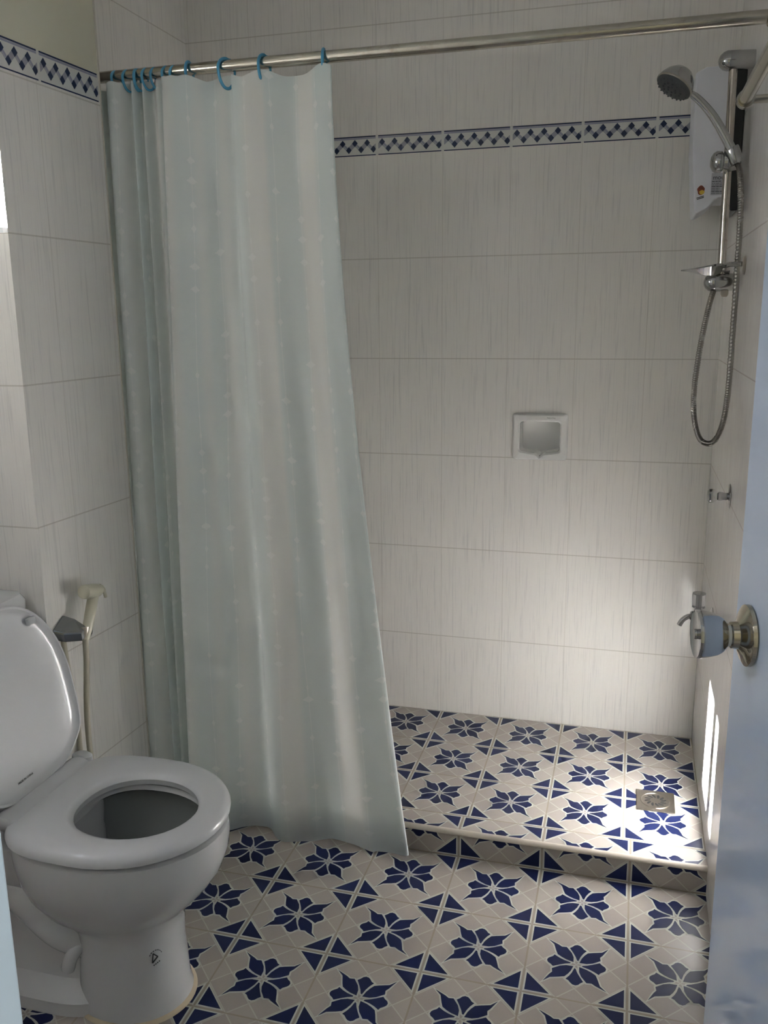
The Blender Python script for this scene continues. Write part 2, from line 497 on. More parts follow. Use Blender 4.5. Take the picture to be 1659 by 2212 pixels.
# short return beside the toilet tank: tiled below and above the window
wall('wall_alcove', [(-1.80, -1.1455), B, (-1.471, -1.083), (-1.80, -1.083)], -0.15, 1.468)
wall('wall_alcove.001', [(-1.80, -1.1455), B, (-1.471, -1.083), (-1.80, -1.083)], 1.81, CEIL, [M_PLASTER, M_PLASTER])
wall('wall_alcove.002', [(-1.80, -1.1455), (-1.61, -1.1455), (-1.61, -1.083), (-1.80, -1.083)], 1.468, 1.81)
WY = [(-2.010, -1.820), (-1.765, -1.605)]; WZ0, WZ1 = 1.405, 1.725
XW = -1.75
# side wall behind the tank, pierced by a small high window
for nm, ya, yb, za, zb in (('wall_toilet', -2.35, -1.1455, -0.15, WZ0), ('wall_toilet.001', -2.35, -1.1455, WZ1, CEIL),
                           ('wall_toilet.002', -2.35, WY[0][0], WZ0, WZ1), ('wall_toilet.003', WY[1][1], -1.1455, WZ0, WZ1)):
    wall(nm, [(XW, ya), (XW, yb), (XW - 0.05, yb), (XW - 0.05, ya)], za, zb)
# front wall around the doorway the camera looks through
wall('wall_front', [(-1.75, -2.25), (-0.71, -2.25), (-0.71, -2.35), (-1.75, -2.35)], -0.15, CEIL)
wall('wall_front.001', [(-0.71, -2.25), (0.14, -2.25), (0.14, -2.35), (-0.71, -2.35)], 1.99, CEIL)
wall('wall_front.002', [(0.065, -2.25), (0.14, -2.25), (0.14, -2.35), (0.065, -2.35)], -0.15, 1.99)
struct(obj('ceiling', mkbox((-1.81, -2.35, CEIL), (0.14, 0.1, CEIL + 0.08)), M_CEIL))

# dim room outside the doorway, with an unseen side opening added for fill light
HX0, HX1, HY, HC = -2.4, 1.1, -4.2, 2.5
wall('wall_hall_left', [(HX0, -2.35), (HX0 - .05, -2.35), (HX0 - .05, HY), (HX0, HY)], -0.15, HC, [M_PLASTER, M_PLASTER])
for nm, ya, yb, za, zb in (('wall_hall_right', -2.35, HY, -0.15, 1.1), ('wall_hall_right.001', -2.35, HY, 1.8, HC), ('wall_hall_right.002', -2.35, -2.4, 1.1, 1.8), ('wall_hall_right.003', -3.0, HY, 1.1, 1.8)):
    wall(nm, [(HX1, ya), (HX1, yb), (HX1 + .05, yb), (HX1 + .05, ya)], za, zb, [M_PLASTER, M_PLASTER])
wall('wall_hall_front', [(HX0, -2.35), (-1.75, -2.35), (-1.75, -2.30), (HX0, -2.30)], -0.15, HC, [M_PLASTER, M_PLASTER])
wall('wall_hall_front.001', [(0.14, -2.35), (HX1, -2.35), (HX1, -2.30), (0.14, -2.30)], -0.15, HC, [M_PLASTER, M_PLASTER])
wall('wall_hall_rear', [(HX0, HY), (HX1, HY), (HX1, HY - .05), (HX0, HY - .05)], -0.15, HC, [M_PLASTER, M_PLASTER])
struct(obj('ceiling.001', mkbox((HX0 - .05, HY - .05, HC), (HX1 + .05, -2.30, HC + .05)), M_CEIL))

# ------------------------------------------------------------ windows
# window_1: bright pane beside the corner of the left wall
bm = bmesh.new()
box(bm, (-1.61, -1.135, 1.468), (-1.452, -1.10, 1.480)); box(bm, (-1.61, -1.135, 1.79), (-1.452, -1.10, 1.81)); box(bm, (-1.61, -1.135, 1.48), (-1.595, -1.10, 1.79))
w1 = struct(obj('window_1', bm, M_WFRAME))
obj('pane', mkbox((-1.595, -1.12, 1.48), (-1.462, -1.117, 1.79)), M_GLASS, w1)
bm = bmesh.new()
box(bm, (XW - 0.04, WY[0][1], WZ0), (XW - 0.01, WY[1][0], WZ1))
for ya, yb in WY:
    box(bm, (XW - 0.04, ya, WZ0), (XW - 0.01, yb, WZ0 + 0.008)); box(bm, (XW - 0.04, ya, WZ1 - 0.008), (XW - 0.01, yb, WZ1))
w2 = struct(obj('window_2', bm, M_WFRAME))
for ya, yb in WY:
    obj('pane', mkbox((XW - 0.026, ya, WZ0 + 0.008), (XW - 0.023, yb, WZ1 - 0.008)), M_GLASS, w2)

# ------------------------------------------------------------ floors
SPK = [(.81, .81), (.745, .742), (.70, .728), (.655, .714), (.604, .694), (.573, .650), (.548, .60), (.528, .530), (.60, .533), (.66, .556), (.735, .612), (.728, .660), (.752, .695)]
LOB = [(.420, .728), (.446, .752), (.466, .780), (.492, .793), (.520, .787), (.540, .770), (.565, .738), (.592, .724), (.560, .675), (.537, .625), (.517, .556), (.503, .562), (.486, .610), (.460, .660)]
TRI = [(.030, .030), (.270, .030), (.030, .270)]
def rot(p, k):
    x, y = p[0] - .5, p[1] - .5
    for _ in range(k): x, y = -y, x
    return (x + .5, y + .5)
def offset(P, d):
    n = len(P); ar = sum(P[i][0] * P[(i + 1) % n][1] - P[(i + 1) % n][0] * P[i][1] for i in range(n))
    s = 1 if ar > 0 else -1; out = []
    for i in range(n):
        a, b, c = P[i - 1], P[i], P[(i + 1) % n]
        e1 = Vector((b[0] - a[0], b[1] - a[1])).normalized(); e2 = Vector((c[0] - b[0], c[1] - b[1])).normalized()
        n1 = Vector((e1.y, -e1.x)) * s; n2 = Vector((e2.y, -e2.x)) * s
        m = (n1 + n2); m = m.normalized() if m.length > 1e-6 else n1
        q = d / max(m.dot(n1), 0.45)
        out.append((b[0] + m.x * q, b[1] + m.y * q))
    return out
TILE = []
for k in range(4):
    TILE.append((1, [rot(p, k) for p in offset(SPK, .016)], .3))
    TILE.append((1, [rot(p, k) for p in offset(LOB, .016)], .45))
    TILE.append((1, [rot(p, k) for p in offset(TRI, .016)], .6))
    TILE.append((2, [rot(p, k) for p in SPK], 1.0)); TILE.append((2, [rot(p, k) for p in LOB], 1.0)); TILE.append((2, [rot(p, k) for p in TRI], 1.0))
def clip(P, axis, val, keep_less):
    out = []; n = len(P)
    for i in range(n):
        a, b = P[i], P[(i + 1) % n]
        ia = (a[axis] <= val) if keep_less else (a[axis] >= val); ib = (b[axis] <= val) if keep_less else (b[axis] >= val)
        if ia: out.append(a)
        if ia != ib:
            t = (val - a[axis]) / (b[axis] - a[axis]); out.append((a[0] + (b[0] - a[0]) * t, a[1] + (b[1] - a[1]) * t))
    return out
def lay(bm, uvl, tx, ty, mapf, rect):
    """one tile; rect = (u0,u1,v0,v1) kept part in tile units; mapf(u, v, lift) -> world"""
    u0, u1, v0, v1 = rect
    if u1 - u0 < 1e-4 or v1 - v0 < 1e-4: return
    f = bm.faces.new([bm.verts.new(mapf(u, v, 0)) for u, v in ((u0, v0), (u1, v0), (u1, v1), (u0, v1))])
    for lp, (u, v) in zip(f.loops, ((u0, v0), (u1, v0), (u1, v1), (u0, v1))): lp[uvl].uv = (u + tx, v + ty)
    for mi, P, lift in TILE:
        Q = P
        for ax, val, less in ((0, u0, False), (0, u1, True), (1, v0, False), (1, v1, True)):
            if Q: Q = clip(Q, ax, val, less)
        if len(Q) < 3: continue
        try:
            g = bm.faces.new([bm.verts.new(mapf(u, v, lift * 0.0005)) for u, v in Q]); g.material_index = mi
        except ValueError: pass
def clampr(lo, hi, a, b):   # tile [lo,hi] clipped to [a,b] in tile units
    return max(0, (a - lo) / (hi - lo)), min(1, (b - lo) / (hi - lo))
# main floor
bm = bmesh.new(); uvl = bm.loops.layers.uv.new('UVMap')
for c in range(-6, 13):
    for r in range(-1, 16):
        x1 = DX - SM * (c - 0); x0 = x1 - SM
        y1 = -0.89946 - SM * (r - 0); y0 = y1 - SM
        u0, u1 = clampr(x0, x1, -2.4, 1.1); v0, v1 = clampr(y0, y1, -4.2, YR)
        if u1 <= u0 or v1 <= v0: continue
        lay(bm, uvl, c + 5, r + 5, lambda u, v, h, x0=x0, y0=y0: (x0 + u * SM, y0 + v * SM, F0 + h), (u0, u1, v0, v1))
box(bm, (-2.4, -4.2, F0 - 0.1), (1.1, YR, F0 - 0.003), 3)
struct(obj('floor', bm, [M_FLOOR, M_CREAM, M_BLUE, M_EDGE]))
# raised shower floor: whole rows, the cut front strip and the riser
bm = bmesh.new(); uvl = bm.loops.layers.uv.new('UVMap')
rows = [(-0.218, -0.004), (-0.4162, -0.218), (-0.6143, -0.4162)]
for r, (y0, y1) in enumerate(rows):
    for c in range(0, 9):
        x1 = -SS * c; x0 = x1 - SS
        u0, u1 = clampr(x0, x1, XS, 0)
        if u1 <= u0: continue
        lay(bm, uvl, c + 3, r + 3, lambda u, v, h, x0=x0, y0=y0, y1=y1: (x0 + u * SS, y0 + v * (y1 - y0), h), (u0, u1, 0, 1))
TOPV = 0.345
for c in range(-1, 9):
    x1 = DX - SM * c; x0 = x1 - SM
    u0, u1 = clampr(x0, x1, XS, 0)
    if u1 <= u0: continue
    k = (0.6143 + YR + 0.004) / -TOPV
    yf = YR + 0.004
    lay(bm, uvl, c + 4, 9, lambda u, v, h, x0=x0: (x0 + u * SM, -0.6143 - (1 - v) * ((-0.6143 - yf) / TOPV), h), (u0, u1, 1 - TOPV, 1))
    lay(bm, uvl, c + 6, 11, lambda u, v, h, x0=x0: (x0 + u * SM, YR - h, F0 + v * ((-0.011 - F0) / 0.31)), (u0, u1, 0, 0.31))
box(bm, (XS, YR + 0.002, F0 - 0.08), (0, 0, -0.003), 3)
# rounded edge strip of the step
N = 6
ring = []
for k in range(N + 1):
    a = k / N * math.pi / 2
    ring.append((YR + 0.007 - 0.0105 * math.sin(a), -0.0105 + 0.0115 * math.cos(a)))
for k in range(N):
    f = bm.faces.new([bm.verts.new(p) for p in ((XS, ring[k][0], ring[k][1]), (XS, ring[k + 1][0], ring[k + 1][1]), (0, ring[k + 1][0], ring[k + 1][1]), (0, ring[k][0], ring[k][1]))]); f.material_index = 3; f.smooth = True
f = bm.faces.new([bm.verts.new(p) for p in ((XS, ring[-1][0], ring[-1][1]), (XS, YR, -0.013), (0, YR, -0.013), (0, ring[-1][0], ring[-1][1]))]); f.material_index = 3
bmesh.ops.remove_doubles(bm, verts=[v for v in bm.verts], dist=1e-6)
struct(obj('floor.001', bm, [M_FLOOR, M_CREAM, M_BLUE, M_EDGE]))

# ------------------------------------------------------------ printed border bands
def border(name, mapf, s0, s1, z0, z1, first):
    bm = bmesh.new(); H = z1 - z0
    def P(pts, mi, h):
        vs = [bm.verts.new(mapf(s, z, h)) for s, z in pts]
        try: bm.faces.new(vs).material_index = mi
        except ValueError: pass
    P([(s0, z0), (s1, z0), (s1, z1), (s0, z1)], 0, 0.0006)
    k = first
    def cl(P_, a, b):
        Q = clip(P_, 0, a, False)
        return clip(Q, 0, b, True) if Q else Q
    while k < s1:
        a, b = max(k + .004, s0), min(k + .196, s1)
        if b > a:
            P([(a, z1 - .0035), (b, z1 - .0035), (b, z1), (a, z1)], 1, .0010)
            P([(a, z1 - .0085), (b, z1 - .0085), (b, z1 - .0040), (a, z1 - .0040)], 2, .0009)
            P([(a, z0), (b, z0), (b, z0 + .0030), (a, z0 + .0030)], 1, .0010)
            zt, zl = z0 + H * .655, z0 + H * .315; hw = .0090; hh = .0100
            for j in range(5):
                xu = k + .016 + j * .0384; xd = xu + .0192
                for q in range(-1, 1) if j == 0 else (0,):
                    pass
                def dia(cx, cz, mi, h, sx=hw, sz=hh):
                    Q = cl([(cx - sx, cz), (cx, cz - sz), (cx + sx, cz), (cx, cz + sz)], a, b)
                    if len(Q) >= 3: P(Q, mi, h)
                # band from lower diamond up to the next upper diamond
                xn = xu + .0384
                Q = cl([(xd, zl + hh * .95), (xd + hw * .95, zl), (xn, zt - hh * .95), (xn - hw * .95, zt)], a, b)
                if len(Q) >= 3 and j < 4: P(Q, 3, .0009)
                if j == 0:
                    Q = cl([(xu - .0192, zl + hh * .95), (xu - .0192 + hw * .95, zl), (xu, zt - hh * .95), (xu - hw * .95, zt)], a, b)
                    if len(Q) >= 3: P(Q, 3, .0009)
                if j == 4:
                    Q = cl([(xd, zl + hh * .95), (xd + hw * .95, zl), (xn, zt - hh * .95), (xn - hw * .95, zt)], a, b)
                    if len(Q) >= 3: P(Q, 3, .0009)
                # thin drop line from upper to lower diamond, pale core
                Q = cl([(xu - hw * .9, zt - .001), (xu - hw * .9 + .0022, zt - .001 + .0012), (xd - hw * .4 + .0022, zl - hh * .5 + .0012), (xd - hw * .4, zl - hh * .5)], a, b)
                if len(Q) >= 3: P(Q, 3, .0009)
                Q = cl([(xu, zt - hh * .45), (xu + hw * .45, zt), (xd, zl + hh * .45), (xd - hw * .45, zl)], a, b)
                if len(Q) >= 3: P(Q, 2, .0008)
                dia(xu, zt, 1, .0011); dia(xd, zl, 1, .0011)
        k += .2
    return struct(obj(name, bm, [M_BORDER_W, M_BORDER_N, M_BORDER_L, M_BORDER_G]))
border('trim_1', lambda s, z, h: (s, -h, z), XS, 0, ZB0, ZB1, -1.8)
LD = Vector((0.04645, 1.0)).normalized()
border('trim_2', lambda s, z, h: (xl(s) + h, s, z), YCOR, YEND - .001, 1.774, 1.833, -1.4 + .19)
border('trim_3', lambda s, z, h: (XS + h, s, z), YEND, 0, ZB0, ZB1, -1.0)
# cracked caulk line down the free edge of the left wall
bm = bmesh.new(); box(bm, (A[0] - .003, YEND - .001, F0), (A[0] + .0025, YEND + .003, CEIL))
struct(obj('trim_4', bm, mat('caulk_line', (0.55, 0.52, 0.46), 0.7)))

# ------------------------------------------------------------ door frame, door
bm = bmesh.new()
box(bm, (-0.71, -2.36, F0), (-0.632, -2.25, 1.99)); box(bm, (-0.632, -2.36, 1.945), (0.065, -2.25, 1.99)); box(bm, (0.025, -2.36, F0), (0.065, -2.25, 1.945))
tr5 = struct(obj('trim_5', bm, M_FRAME, bevel=0.003))
bm = bmesh.new(); box(bm, (-0.6325, -2.300, 0.935), (-0.6305, -2.262, 1.005)); box(bm, (-0.6308, -2.290, 0.95), (-0.6302, -2.272, 0.99), 1)
sp = obj('strike_plate', bm, [M_STEEL, M_DARK], tr5)
# door leaf, opened inward against the right wall
E0 = Vector((-0.093, -1.59, 0)); HG = Vector((0.012, -2.235, 0))
dd = (E0 - HG).normalized(); dn = Vector((-dd.y, dd.x, 0))   # dn points to the room side (-x)
if dn.x > 0: dn = -dn
bm = bmesh.new()
ft = [HG, E0, E0 - dn * 0.036, HG - dn * 0.036]
prism(bm, [(p.x, p.y, F0 + 0.012) for p in ft], (0, 0, 1.93))
door = struct(obj('door_1', bm, M_DOOR, bevel=0.003))
kc = E0 - dd * 0.062
kb = Vector((kc.x, kc.y, 0.9335))
knob_ax = dn
bm = bmesh.new()
lathe(bm, kb, knob_ax, [(0, .0345), (.002, .0365), (.006, .036), (.009, .031), (.011, .024), (.015, .0165), (.022, .0155), (.0235, .0135), (.027, .0135)], 40)
kn = obj('door_knob', bm, M_BRASSY, door, smooth=True)
bm = bmesh.new()
lathe(bm, kb, knob_ax, [(.0265, .012), (.028, .0165), (.032, .021), (.038, .0245), (.046, .0268), (.056, .0284), (.0605, .0286), (.062, .0278), (.0612, .0262), (.0615, .006), (.0635, .0055), (.0635, 0)], 40)
obj('knob_grip', bm, M_CHROME, kn, smooth=True)
bm = bmesh.new()
for z in (0.15, 0.95, 1.7):
    lathe(bm, (HG.x - .006, HG.y + .004, z), (0, 0, 1), [(0, .006), (.09, .006)], 12)
obj('hinge', bm, M_STEEL, door)

# ------------------------------------------------------------ shower curtain rod
YROD, ZROD, RR = -0.76, 1.839, 0.0125
rod = thing('curtain_rod', 'long round steel shower curtain rod spanning the shower opening', 'curtain rod', (-0.8, YROD, ZROD))
obj('tube', tube(bmesh.new(), [(XS + .004, YROD, ZROD), (-0.8, YROD, ZROD), (-0.004, YROD, ZROD)], RR, 24), M_ROD, rod, smooth=True)
for x, s in ((XS, 1), (0, -1)):
    obj('end_flange', lathe(bmesh.new(), (x, YROD, ZROD), (s, 0, 0), [(0, .028), (.003, .028), (.006, .02), (.02, .0165), (.022, .0135)], 28), M_ROD, rod, smooth=True)
fix(rod)

# ------------------------------------------------------------ curtain
ST = [(-1.560, 0.000, -1.580, 0.000), (-1.520, -.025, -1.540, -.03), (-1.480, .015, -1.505, .02), (-1.445, -.020, -1.470, -.03), (-1.430, .018, -1.455, .03),
      (-1.412, -.026, -1.435, -.035), (-1.385, -.024, -1.400, -.03), (-1.368, .014, -1.385, .02), (-1.352, -.020, -1.368, -.028), (-1.341, .014, -1.354, .025),
      (-1.327, -.016, -1.343, -.025), (-1.316, .014, -1.330, .028), (-1.292, -.012, -1.318, -.01), (-1.270, .014, -1.306, .035), (-1.272, .018, -1.312, .03), (-1.274, -.024, -1.320, -.040),
      (-1.250, -.034, -1.290, -.052), (-1.205, -.026, -1.235, -.045), (-1.160, -.002, -1.180, -.012), (-1.122, .010, -1.115, .000), (-1.108, -.014, -1.075, -.040),
      (-1.075, -.026, -1.030, -.052), (-1.025, -.012, -.962, -.032), (-.975, .006, -.900, -.014), (-.935, -.004, -.840, -.030), (-.900, -.022, -.775, -.046),
      (-.8775, -.028, -.722, -.043), (-.8772, -.018, -.717, -.030), (-.886, -.008, -.728, -.012)]
SUB = 8
top = catmull([(a, b, 0) for a, b, c, d in ST], SUB); bot = catmull([(c, d, 0) for a, b, c, d in ST], SUB)
NU = len(top); NV = 70
us = [0.0]
for i in range(1, NU):
    us.append(us[-1] + 0.5 * ((top[i] - top[i - 1]).length + (bot[i] - bot[i - 1]).length) * 1.25)
HOOKS = [-1.54, -1.399, -1.367, -1.347, -1.318, -1.295, -1.268, -1.247, -1.216, -1.126, -1.036, -.8985]
def topz(x):
    d = sorted(abs(x - h) for h in HOOKS)[0]
    sag = min(d / 0.05, 1.0)
    return 1.8225 - 0.014 * sag * sag * (3 - 2 * sag)
def curtain_pt(i, v):
    """v 0 top .. 1 bottom"""
    a, b = top[i], bot[i]
    e = v ** (1.1 + 0.42 * min(max((a.x + 1.1) / .2, 0), 1))
    x = a.x + (b.x - a.x) * e; y = a.y + (b.y - a.y) * (v ** 0.7)
    u = us[i]
    y += 0.004 * math.sin(u * 31 + v * 5.0) * v + 0.003 * math.sin(u * 70 - v * 9) * min(v * 3, 1)
    x += 0.004 * math.sin(v * 6.3 + u * 3) * v * (1 - v)
    zt = topz(a.x); zb = -0.036 + 0.007 * math.sin(u * 5.2 + 0.9)
    if b.x > -0.80: zb = -0.026
    z = zt + (zb - zt) * v
    return Vector((x, YROD + 0.014 * v + y * 0.95, z))
def curtain_strip(name, v0, v1, n, thick, parent, off):
    bm = bmesh.new(); uvl = bm.loops.layers.uv.new('UVMap'); g = []
    for i in range(NU):
        g.append([bm.verts.new(curtain_pt(i, v0 + (v1 - v0) * j / n) + Vector((0, off, 0))) for j in range(n + 1)])
    for i in range(NU - 1):
        for j in range(n):
            f = bm.faces.new((g[i][j], g[i][j + 1], g[i + 1][j + 1], g[i + 1][j])); f.smooth = True
            for lp, (ii, jj) in zip(f.loops, ((i, j), (i, j + 1), (i + 1, j + 1), (i + 1, j))):
                lp[uvl].uv = (us[ii], (v0 + (v1 - v0) * jj / n) * 1.86)
    return obj(name, bm, M_CURTAIN, parent, smooth=False)
cur = thing('shower_curtain', 'pale mint shower curtain with faint leaf garlands, drawn to the left', 'shower curtain', (-1.15, YROD, -0.04))
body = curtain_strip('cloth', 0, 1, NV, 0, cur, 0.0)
hm = curtain_strip('hem', 0.955, 1.0, 5, 0, cur, 0.0012)
hd = curtain_strip('heading', 0.0, 0.03, 3, 0, cur, 0.0012)
fix(cur)

# ------------------------------------------------------------ curtain rings
RING_X = [-1.399, -1.367, -1.347, -1.338, -1.318, -1.295, -1.268, -1.247, -1.216, -1.126, -1.036, -.8985]
RLAB = ['leftmost blue ring, nearest the wall end of the rod', 'second blue ring from the wall, set just right of the leftmost', 'third blue ring from the wall, first of the tight bunch',
        'fourth blue ring from the wall, in the tight bunch', 'fifth blue ring from the wall, in the tight bunch', 'sixth blue ring from the wall, in the tight bunch',
        'seventh blue ring from the wall, above the overlapping fold', 'eighth blue ring from the wall, right end of the bunch', 'blue ring just right of the bunch, hanging over the wide flat fold',
        'fourth blue ring from the free edge, standing alone on the rod', 'second blue ring from the free edge, with open snap end', 'rightmost blue ring, at the free edge of the curtain']
RLAB[9] = 'third blue ring from the free edge, standing alone on the rod'
def ring_mesh():
    bm = bmesh.new(); pts = []
    for k in range(33):
        a = math.radians(62 + k * 300 / 32)
        r = 0.0215
        y, z = math.cos(a) * r, math.sin(a) * r * 1.0
        if z < 0: z *= 1.85
        pts.append((0.0, y, z))
    tube(bm, pts, lambda i: 0.0034 if 2 < i < 30 else 0.0026, 10)
    return bm
def tip_mesh(k):
    a = math.radians(62 + (0 if k == 0 else 300)); y, z = math.cos(a) * .0215, math.sin(a) * .0215
    bm = bmesh.new(); bmesh.ops.create_icosphere(bm, subdivisions=2, radius=0.0042, matrix=Matrix.Translation((0, y, z))); return bm
r0 = thing('curtain_ring', RLAB[0], 'curtain ring', (RING_X[0], YROD, ZROD - .006), 'blue plastic rings on the curtain rod')
obj('hoop', ring_mesh(), M_RING, r0, smooth=True)
obj('snap_tip', tip_mesh(0), M_RING, r0, smooth=True)
rings = [r0]
for i in range(1, len(RING_X)):
    c = r0.copy(); COL.objects.link(c)
    for ch in r0.children:
        d = ch.copy(); COL.objects.link(d); d.parent = c
    c.location = (RING_X[i], YROD, ZROD - .006); c['label'] = RLAB[i]
    rings.append(c)
YW = [-12, -28, 6, -35, -30, -38, -26, -36, 4, -32, -14, 10]
for i, (c, a) in enumerate(zip(rings, YW)):
    c.rotation_euler = (0, 0, math.radians(a))
    if i < 8: c.scale = (1, .82, .74)

# ------------------------------------------------------------ soap dish in the back wall
sd = thing('soap_dish', 'white square ceramic soap dish recessed in the back shower wall', 'soap dish', (-0.495, 0, 0.86))
def rrect(x0, x1, z0, z1, r, y, n=5):
    out = []
    for cx, cz, a0 in ((x1 - r, z0 + r, -90), (x1 - r, z1 - r, 0), (x0 + r, z1 - r, 90), (x0 + r, z0 + r, 180)):
        for k in range(n + 1):
            a = math.radians(a0 + k * 90 / n); out.append((cx + r * math.cos(a), y, cz + r * math.sin(a)))
    return out
def dish_inner(y, s=0.0, notch=0.011):
    x0, x1, z0, z1 = -.556 + s, -.4345 - s, .8885 + s, .980 - s
    P = rrect(x0, x1, z0, z1, .010, y)
    out = []
    for (x, yy, z) in P: out.append((x, yy, z))
    # extra points along the bottom edge with the drip notch
    i3 = len(out)
    bottom = []
    for k in range(1, 16):
        t = k / 16; x = x0 + .01 + (x1 - x0 - .02) * t
        d = abs(t - .5)
        z = z0 - .006 * math.sin(math.pi * t) - notch * math.exp(-(d / .075) ** 2)
        bottom.append((x, yy, z))
    return out + bottom
def dish_outer(x0, x1, z0, z1, r, y):
    P = rrect(x0, x1, z0, z1, r, y)
    bottom = [(x0 + r + (x1 - x0 - 2 * r) * k / 16, y, z0) for k in range(1, 16)]
    return P + bottom
rgs = [dish_outer(-.5785, -.4115, .8625, 1.0055, .012, -.0005), dish_outer(-.577, -.413, .864, 1.004, .012, -.006), dish_outer(-.572, -.418, .868, .999, .011, -.0105),
       dish_inner(-.0105, -.004), dish_inner(-.006, 0), dish_inner(.02, .001), dish_inner(.045, .003, .004)]
bm = loft(bmesh.new(), rgs, cap0=False, cap1=True)
bmesh.ops.recalc_face_normals(bm, faces=bm.faces)
obj('dish_body', bm, M_DISH, sd, smooth=True)
obj('printed_mark', text_mesh('Made in China', .0042, (-.474, -.0108, .991), (1, 0, 0), (0, 0, 1)), M_INK, sd)
fix(sd)

# ------------------------------------------------------------ floor drain
fd = thing('floor_drain', 'square steel floor drain with slotted round grate in shower floor', 'drain', (-.1155, -.4115, 0))
bm = mkbox((-.1655, -.4665, .0003), (-.0655, -.3605, .003))
obj('cover_plate', bm, M_STEEL, fd, bevel=.001)
bm = lathe(bmesh.new(), (-.1155, -.4130, .003), (0, 0, 1), [(0, .040), (.0018, .039), (.0018, .037), (.0006, .0355), (.0006, 0)], 40)
obj('grate', bm, M_STEEL, fd, smooth=True)
bm = bmesh.new()
for k in range(12):
    a = k * math.pi / 6; c = Vector((-.1155, -.4130, 0))
    pts = []
    for j in range(7):
        rr = .0135 + j * .0026; aa = a + j * .045
        pts.append(c + Vector((math.cos(aa) * rr, math.sin(aa) * rr, .0039)))
    for j in range(6):
        w1_, w2_ = .0012 + .0022 * math.sin(math.pi * (j + .3) / 7), .0012 + .0022 * math.sin(math.pi * (j + 1.3) / 7)
        d = (pts[j + 1] - pts[j]).normalized(); nn = Vector((-d.y, d.x, 0))
        bm.faces.new([bm.verts.new(q) for q in (pts[j] - nn * w1_, pts[j + 1] - nn * w2_, pts[j + 1] + nn * w2_, pts[j] + nn * w1_)])
obj('slots', bm, M_DARK, fd)
fix(fd)

# ------------------------------------------------------------ water heater on the right wall
wh = thing('water_heater', 'tall slim white electric water heater on the right shower wall', 'water heater', (0, -.16, 1.53))
Y0, Y1 = -.250, -.060
bm = bmesh.new()
prof = [(-.026, 1.880), (-.095, 1.880), (-.119, 1.868), (-.1165, 1.70), (-.1035, 1.545), (-.098, 1.541), (-.074, 1.553), (-.066, 1.560), (-.058, 1.572), (-.050, 1.577), (-.026, 1.577)]
prism(bm, [(x, Y0, z) for x, z in prof], (0, Y1 - Y0, 0))
obj('cover', bm, M_WHITE_PL, wh, bevel=.004, seg=3)
bm = bmesh.new(); prof = [(-.0005, 1.872), (-.0255, 1.872), (-.0255, 1.560), (-.018, 1.545), (-.0005, 1.545)]
prism(bm, [(x, Y0 + .006, z) for x, z in prof], (0, Y1 - Y0 - .012, 0))
obj('back_housing', bm, M_BLACK_PL, wh, bevel=.004)
st = obj('rating_sticker', mkbox((-.0675, Y0 - .0006, 1.583), (-.0290, Y0, 1.635)), M_STICKER, wh)
bm = text_mesh('mou', .0150, (-.0645, Y0 - .0010, 1.6195), (1, 0, 0), (0, 0, 1))
rr = random.Random(3)
for k in range(8):
    z = 1.6145 - k * .0040; L = rr.uniform(.018, .034); h = .0010 if k % 3 else .0016
    x = -.066; e = -.066 + L
    while x < e:
        l = rr.uniform(.003, .010); box(bm, (x, Y0 - .0011, z), (min(x + l, e), Y0 - .0007, z + h)); x += l + .0012
obj('print', bm, M_INK, st)
# small flame-like round mark above slanted lettering
bm = bmesh.new()
cx, cz = -.0905, 1.5960
def blob(cx, cz, rx, rz, n=18, wob=.12, y=Y0 - .0006):
    return [(cx + rx * math.cos(2 * math.pi * k / n) * (1 + wob * math.sin(5 * 2 * math.pi * k / n)), y, cz + rz * math.sin(2 * math.pi * k / n)) for k in range(n)]
prism(bm, blob(cx, cz, .0085, .0115), (0, .0005, 0))
lm = obj('flame_mark', bm, M_FLAME, wh)
bm = bmesh.new(); prism(bm, blob(cx + .0025, cz - .005, .0062, .0052, y=Y0 - .0011), (0, .0005, 0)); obj('flame_glow', bm, M_FLAME_Y, lm)
bm = bmesh.new()
for k in range(3): prism(bm, [(cx - .004 + .0035 * k, Y0 - .0011, cz + .003), (cx - .0028 + .0035 * k, Y0 - .0011, cz + .003), (cx - .0030 + .0035 * k, Y0 - .0011, cz + .0105)], (0, .0005, 0))
for a, b, c_, d in ((-.0095, -.0195, .0075, -.0150), (-.0085, -.0225, .0080, -.0180)):
    prism(bm, [(cx + a, Y0 - .0008, cz + b), (cx + c_, Y0 - .0008, cz + d), (cx + c_, Y0 - .0008, cz + d + .0022), (cx + a, Y0 - .0008, cz + b + .0018)], (0, .0005, 0))
obj('mark_lettering', bm, M_INK, lm)
fix(wh)

# ------------------------------------------------------------ slide rail with hand shower
YB = -.385
XB0, XB1 = -.0455, -.0395     # the tube leans a touch
sr = thing('slide_rail', 'vertical chrome shower slide rail with soap tray on right wall', 'shower rail', (-.043, YB, 1.37))
obj('rail_tube', tube(bmesh.new(), [(XB1, YB, 1.365), (XB0, YB, 1.855)], .0095, 20), M_TUBE, sr, smooth=True)
def bracket(z, x):
    bm = bmesh.new(); lathe(bm, (0, YB, z), (-1, 0, 0), [(0, .0195), (.030, .0210), (.052, .0218), (.060, .0218), (.068, .0190), (.075, .0125), (.078, .006), (.079, 0)], 28)
    return bm
obj('bracket', bracket(1.857, XB0), M_CHROME, sr, smooth=True)
obj('bracket', bracket(1.369, XB1), M_CHROME, sr, smooth=True)
obj('hose_outlet', lathe(bmesh.new(), (-.030, YB, 1.353), (0, 0, -1), [(0, .0095), (.012, .0090), (.018, .0065), (.019, 0)], 18), M_STEEL, sr, smooth=True)
